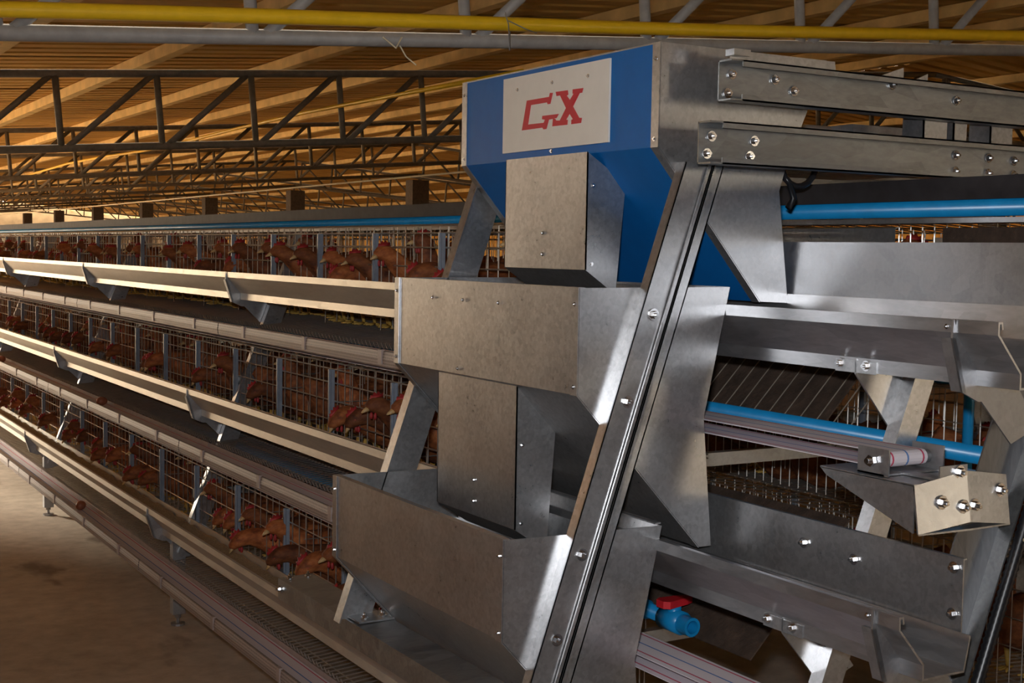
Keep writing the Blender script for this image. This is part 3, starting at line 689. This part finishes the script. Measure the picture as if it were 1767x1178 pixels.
# legs: near one is a wide hat channel in front of the end plates, far one a flanged plate behind
def nl(z): return 1.562 + 0.341 * (z - 1.76)
za, zb_ = 0.735, 1.775
def nleg(y, mir, near=True):
    s = (lambda x: 2 * CX - x) if mir else (lambda x: x)
    def strip(mb, x0, x1, ya, yb): mb.poly([(s(nl(za) + x0), za), (s(nl(zb_) + x0), zb_), (s(nl(zb_) + x1), zb_), (s(nl(za) + x1), za)], 'y', ya, yb)
    mb = MB()
    if near:
        strip(mb, 0.0, 0.003, y, y + 0.025); strip(mb, 0.0, 0.062, y, y + 0.003); strip(mb, 0.059, 0.062, y - 0.006, y + 0.003)
        strip(mb, 0.064, 0.067, y - 0.006, y + 0.02); strip(mb, 0.064, 0.108, y + 0.018, y + 0.021); strip(mb, 0.105, 0.108, y + 0.018, y + 0.025)
        strip(mb, 0.052, 0.062, y - 0.006, y - 0.003); strip(mb, 0.064, 0.074, y - 0.006, y - 0.003)
    else:
        strip(mb, 0.0, 0.095, y, y + 0.003); strip(mb, 0.0, 0.003, y - 0.03, y); 
    l = mb.build('leg', GALV, C)
    return l
l = nleg(2.012, False)
for z in (1.487, 1.325, 1.047, 0.895): place('bolt', BYL, (nl(z) + 0.03, 2.012, z), l)
nleg(2.012, True)
l = nleg(2.84, False, False); nleg(2.84, True, False)
# foot plate of the far leg on the guide channel
mb = MB(); mb.box((1.248, 2.775, 0.738), (1.338, 2.85, 0.742)); fp = mb.build('foot_plate', GALV, C)
# cross beams (open channels with lips)
def beam(x0, x1, z0, z1, yb, lipx, nm):
    mb = MB()
    mb.box((x0, yb, z0), (x1, yb + 0.003, z1)); mb.box((x0, yb - 0.035, z1 - 0.003), (x1, yb + 0.003, z1)); mb.box((x0, yb - 0.035, z0), (x1, yb + 0.003, z0 + 0.003))
    mb.box((x0 + lipx, yb - 0.035, z1 - 0.012), (x1, yb - 0.032, z1)); mb.box((x0 + lipx, yb - 0.035, z0), (x1, yb - 0.032, z0 + 0.012))
    o = mb.build('cross_beam', GALV_B, C); o['label'] = nm; return o
b1 = beam(1.603, 2 * CX - 1.603, 1.886, 1.961, 1.965, 0.028, 'upper galvanized cross beam')
for (x, z) in ((1.632, 1.938), (1.623, 1.902), (1.738, 1.936), (1.787, 1.918), (2.24, 1.932), (2.05, 1.95)): place('bolt', BY, (x, 1.964, z), b1)
b2 = beam(1.535, 2 * CX - 1.535, 1.765, 1.842, 1.935, 0.028, 'lower galvanized cross beam')
for (x, z) in ((1.563, 1.817), (1.553, 1.785), (1.665, 1.814), (1.655, 1.785), (2.21, 1.815), (2.21, 1.782), (2.31, 1.814), (2.31, 1.782), (2.39, 1.812), (2.39, 1.782)): place('bolt', BY, (x, 1.934, z), b2)
for (z0, z1) in ((1.886, 1.961), (1.765, 1.842)):
    beam(1.60, 2 * CX - 1.60, z0, z1, 2.885, 0.0, 'rear cross beam')
# angle tabs rising behind the upper beam and the posts between the beams
mb = MB(); mb.poly([(1.62, 1.955), (1.64, 1.978), (1.90, 1.985), (1.905, 1.955)], 'y', 1.972, 1.975); mb.box((1.625, 1.95, 1.972), (1.665, 1.975, 1.984)); mb.build('top_flange', GALV, C)
mb = MB(); mb.poly([(1.98, 1.95), (2.105, 1.992), (2.105, 1.95)], 'y', 1.985, 1.988); mb.build('corner_tab', GALV, C)
mb = MB(); mb.poly([(2.085, 1.95), (2.165, 1.983), (2.165, 1.95)], 'y', 1.975, 1.978); mb.build('corner_tab', GALV, C)
for (xa, xb) in ((2.155, 2.225), (2.245, 2.285), (2.36, 2.43)):
    mb = MB(); mb.box((xa, 1.972, 1.80), (xb, 1.975, 1.93)); mb.box((xa, 1.972, 1.80), (xa + 0.003, 2.03, 1.93)); mb.build('beam_post', GALV, C)
# drive: shaft, housing, motor, cable loop
mb = MB(); mb.smooth = True; mb.tube((1.90, 2.3, 1.88), (3.1, 2.3, 1.885), 0.02, 14); mb.build('drive_shaft', GALV_D, C)
mb = MB(); mb.box((2.15, 2.2, 1.79), (2.40, 2.45, 1.87)); mb.box((2.2, 2.22, 1.87), (2.36, 2.43, 1.90)); mb.build('gear_housing', GALV_D, C)
mb = MB(); mb.smooth = True; mb.ell((2.44, 2.05, 1.852), (0.022, 0.02, 0.02), 14, 8); mb.build('cream_knob', CREAM, C)
mb = MB(); mb.smooth = True
mb.path([(1.93 + 0.05 * math.cos(a), 2.10, 1.80 + 0.055 * math.sin(a)) for a in [i * 0.35 - 2.4 for i in range(20)]] + [(1.92, 2.1, 1.72), (1.905, 2.1, 1.70)], 0.007, 8); mb.build('cable_loop', BLACK, C)
# guide channel riding on the bottom trough
mb = MB(); mb.sheet([(1.260, 0.672), (1.241, 0.680), (1.241, 0.735), (1.336, 0.737), (1.336, 0.69)], 1.45, 3.28, 0.003, -1)
gc = mb.build('guide_channel', GALV_B, C)
for x in (1.262, 1.312): place('bolt', BZ, (x, 3.25, 0.737), gc)
place('bolt', BX, (1.240, 3.262, 0.71), gc)
for x in (1.272, 1.318): place('bolt', BZ, (x, 2.80, 0.742), fp)

# ------------------------------------------------------------------ hens
def hen_mesh(spine, name):
    n = 12; V = []; F = []
    P_ = [Vector((p[0], 0, p[1])) for p in spine]
    for i, (x, z, ry, rz) in enumerate(spine):
        d = (P_[min(i + 1, len(P_) - 1)] - P_[max(i - 1, 0)]).normalized(); u = Vector((-d.z, 0, d.x))
        for k in range(n):
            t = 2 * math.pi * k / n
            V.append(P_[i] + Vector((0, 1, 0)) * ry * math.cos(t) + u * rz * math.sin(t))
    m_ = len(spine)
    for i in range(m_ - 1):
        for k in range(n): F.append((i * n + k, i * n + (k + 1) % n, (i + 1) * n + (k + 1) % n, (i + 1) * n + k))
    F += [tuple(range(n - 1, -1, -1)), tuple(range((m_ - 1) * n, m_ * n))]
    mb = MB(); mb.add(V, F)
    for s in (-1, 1):                          # folded wings swell out of the flanks
        mb.ell((-0.035, s * 0.066, 0.165), (0.095, 0.026, 0.05), 10, 6)
    me = mb.mesh(name, HENM, smooth=True)
    # melt the wings into the body: one continuous surface
    bm = bmesh.new(); bm.from_mesh(me)
    bm.to_mesh(me); bm.free(); return me
UP = [(-0.20, 0.262, 0.010, 0.022), (-0.165, 0.238, 0.032, 0.038), (-0.12, 0.19, 0.060, 0.062), (-0.05, 0.158, 0.083, 0.08), (0.03, 0.152, 0.086, 0.083), (0.09, 0.172, 0.074, 0.072),
      (0.125, 0.212, 0.051, 0.05), (0.14, 0.25, 0.037, 0.036), (0.147, 0.285, 0.030, 0.030), (0.156, 0.312, 0.029, 0.028), (0.176, 0.32, 0.025, 0.023), (0.192, 0.317, 0.014, 0.013), (0.198, 0.315, 0.004, 0.004)]
FD = [(-0.20, 0.245, 0.010, 0.022), (-0.165, 0.222, 0.032, 0.038), (-0.12, 0.185, 0.060, 0.062), (-0.05, 0.158, 0.083, 0.08), (0.03, 0.152, 0.086, 0.083), (0.095, 0.168, 0.070, 0.066),
      (0.15, 0.186, 0.050, 0.047), (0.19, 0.198, 0.037, 0.036), (0.225, 0.204, 0.031, 0.030), (0.255, 0.199, 0.029, 0.028), (0.275, 0.186, 0.025, 0.023), (0.289, 0.172, 0.014, 0.013), (0.293, 0.167, 0.004, 0.004)]
CR = FD[:6] + [(0.145, 0.196, 0.050, 0.047), (0.180, 0.222, 0.037, 0.036), (0.210, 0.245, 0.031, 0.030), (0.236, 0.262, 0.029, 0.028), (0.258, 0.264, 0.025, 0.023), (0.274, 0.258, 0.014, 0.013), (0.280, 0.255, 0.004, 0.004)]
HEN = {'crane': hen_mesh(CR, 'hen'), 'up': hen_mesh(UP, 'hen'), 'feed': hen_mesh(FD, 'hen')}
def head_parts(hx, hz, pitch):
    c = MB(); pr = [(-0.030, 0.010), (-0.034, 0.030), (-0.022, 0.026), (-0.016, 0.044), (-0.006, 0.032), (0.002, 0.046), (0.010, 0.030), (0.018, 0.036), (0.024, 0.018), (0.022, 0.008)]
    R_ = lambda x, z: (hx + x * math.cos(pitch) + z * math.sin(pitch), hz - x * math.sin(pitch) + z * math.cos(pitch))
    c.poly([R_(x * 0.8, z * 0.55 + 0.014) for x, z in pr], 'y', -0.003, 0.003)
    for s in (-1, 1):
        q = R_(0.018, -0.030); c.ell((q[0], s * 0.011, q[1]), (0.006, 0.004, 0.011), 8, 5); q = R_(0.006, 0.0); c.ell((q[0], s * 0.022, q[1]), (0.010, 0.004, 0.009), 8, 5)
    b_ = MB(); p0 = R_(0.030, -0.002); p1 = R_(0.056, -0.010); b_.tube((p0[0], 0, p0[1]), (p1[0], 0, p1[1]), 0.011, 8, 0.002)
    return c.mesh('comb', COMB, smooth=True), b_.mesh('beak', BEAK, smooth=True)
HP = {'crane': head_parts(0.242, 0.264, 0.2), 'up': head_parts(0.160, 0.316, 0.05), 'feed': head_parts(0.262, 0.196, 0.75)}
def hen_leg(s):
    l = MB(); l.tube((0.0, s * 0.04, 0.10), (0.012, s * 0.04, 0.06), 0.017, 8, 0.009); l.tube((0.012, s * 0.04, 0.06), (0.002, s * 0.04, 0.008), 0.008, 8, 0.0065)
    for a in (-0.5, 0.0, 0.5, math.pi): 
        k = 0.045 if a < 3 else 0.025
        l.tube((0.002, s * 0.04, 0.007), (0.002 + k * math.cos(a), s * 0.04 + k * math.sin(a), 0.004), 0.0055, 6, 0.003)
    return l.mesh('leg', SHANK, smooth=True)
HL = [hen_leg(-1), hen_leg(1)]
def hen(x, y, z, yaw, pose, sc, label, group, sit=False):
    o = bpy.data.objects.new('hen', HEN[pose]); COL.objects.link(o); o.location = (x, y, z); o.rotation_euler = (0, 0, yaw); o.scale = (sc,) * 3
    tag(o, label, 'hen', group)
    for me in HP[pose] + (() if sit else tuple(HL)):
        c = bpy.data.objects.new(me.name.split('.')[0], me); COL.objects.link(c); c.parent = o
rnd = random.Random(11)
POSW = ['right', 'middle', 'left']
for t in range(3):
    bx, bz = TX + DX * t, TZ + DZ * t
    for cell in range(25):
        yc = YK[0] + 0.48 * cell + 0.24
        for j in range(3):
            q_ = rnd.random(); pose = 'feed' if q_ < (0.38 if t < 2 else 0.25) else ('crane' if q_ < 0.62 else 'up')
            sc = rnd.uniform(0.94, 1.06)
            yy = yc + (j - 1) * 0.15 + rnd.uniform(-0.02, 0.02)
            if pose != 'up':
                yaw = math.pi + rnd.uniform(-0.3, 0.3); a = 0.2 + 0.292 * sc - rnd.uniform(0.03, 0.11)
            else:
                yaw = math.pi + rnd.uniform(-0.5, 0.5) if rnd.random() < 0.65 else rnd.uniform(-0.5, 0.5)
                a = 0.42 + rnd.uniform(-0.01, 0.03); sc = min(sc, 0.99)
            zf = bz - 0.210 + 0.075 * (a - 0.085)
            act = 'brown feeding' if pose == 'feed' else 'brown neck-stretching' if pose == 'crane' else ('brown outward facing' if abs(yaw) > 1.6 else 'brown inward facing')
            hen(bx + a, yy, zf, yaw, pose, sc, '%s hen, %s tier, %s compartment past the cart, %s one' % (act, TIERN[t], ORD[cell], POSW[j]), 'hens on the near side')
    for cell in range(3 if t < 2 else 14):
        yc = YK[0] - 0.4 + 0.48 * cell + 0.24
        for j in ((0, 1, 2) if cell < 3 else (0, 2)):
            sc = rnd.uniform(0.94, 1.0)
            yaw = rnd.uniform(-0.4, 0.4) if rnd.random() < 0.5 else math.pi + rnd.uniform(-0.4, 0.4)
            hen(2 * CX - bx - 0.42, yc + (j - 1) * 0.15, bz - (0.185 if t == 2 or j == 1 else 0.262), yaw, 'up', sc, 'brown hen across the row, far side %s tier, %s compartment, %s one' % (TIERN[t], ORD[cell], POSW[j]), 'hens on the far side', sit=not (t == 2 or j == 1))
# hens seen at the open cage end of the middle tier are those of the first compartment

# ------------------------------------------------------------------ eggs rolled onto the belts
def egg(x, y, z, rz, lab):
    mb = MB(); n, k = 14, 10; V = []; F = []
    for i in range(k + 1):
        t = math.pi * i / k; r_ = 0.022 * math.sin(t) * (1 + 0.12 * math.cos(t)); xx = -0.029 * math.cos(t)
        for j in range(n): V.append((xx, r_ * math.cos(2 * math.pi * j / n), r_ * math.sin(2 * math.pi * j / n)))
    for i in range(k):
        for j in range(n): F.append((i * n + j, i * n + (j + 1) % n, (i + 1) * n + (j + 1) % n, (i + 1) * n + j))
    mb.add(V, F); o = bpy.data.objects.new('egg', mb.mesh('egg', EGGM, smooth=True)); COL.objects.link(o); o.location = (x, y, z); o.rotation_euler = (0, 0, rz)
    tag(o, lab, 'egg', 'brown eggs on the belts')
def belt_z(t): return TZ + DZ * t - 0.2300 + 0.0225
egg(TX + 0.03, 6.29, belt_z(0), 0.9, 'brown egg lying on the bottom egg belt')
egg(TX + DX + 0.035, 6.55, belt_z(1), 0.4, 'brown egg on the middle egg belt, nearer of two')
egg(TX + DX + 0.03, 9.2, belt_z(1), 1.2, 'brown egg on the middle egg belt, farther of two')
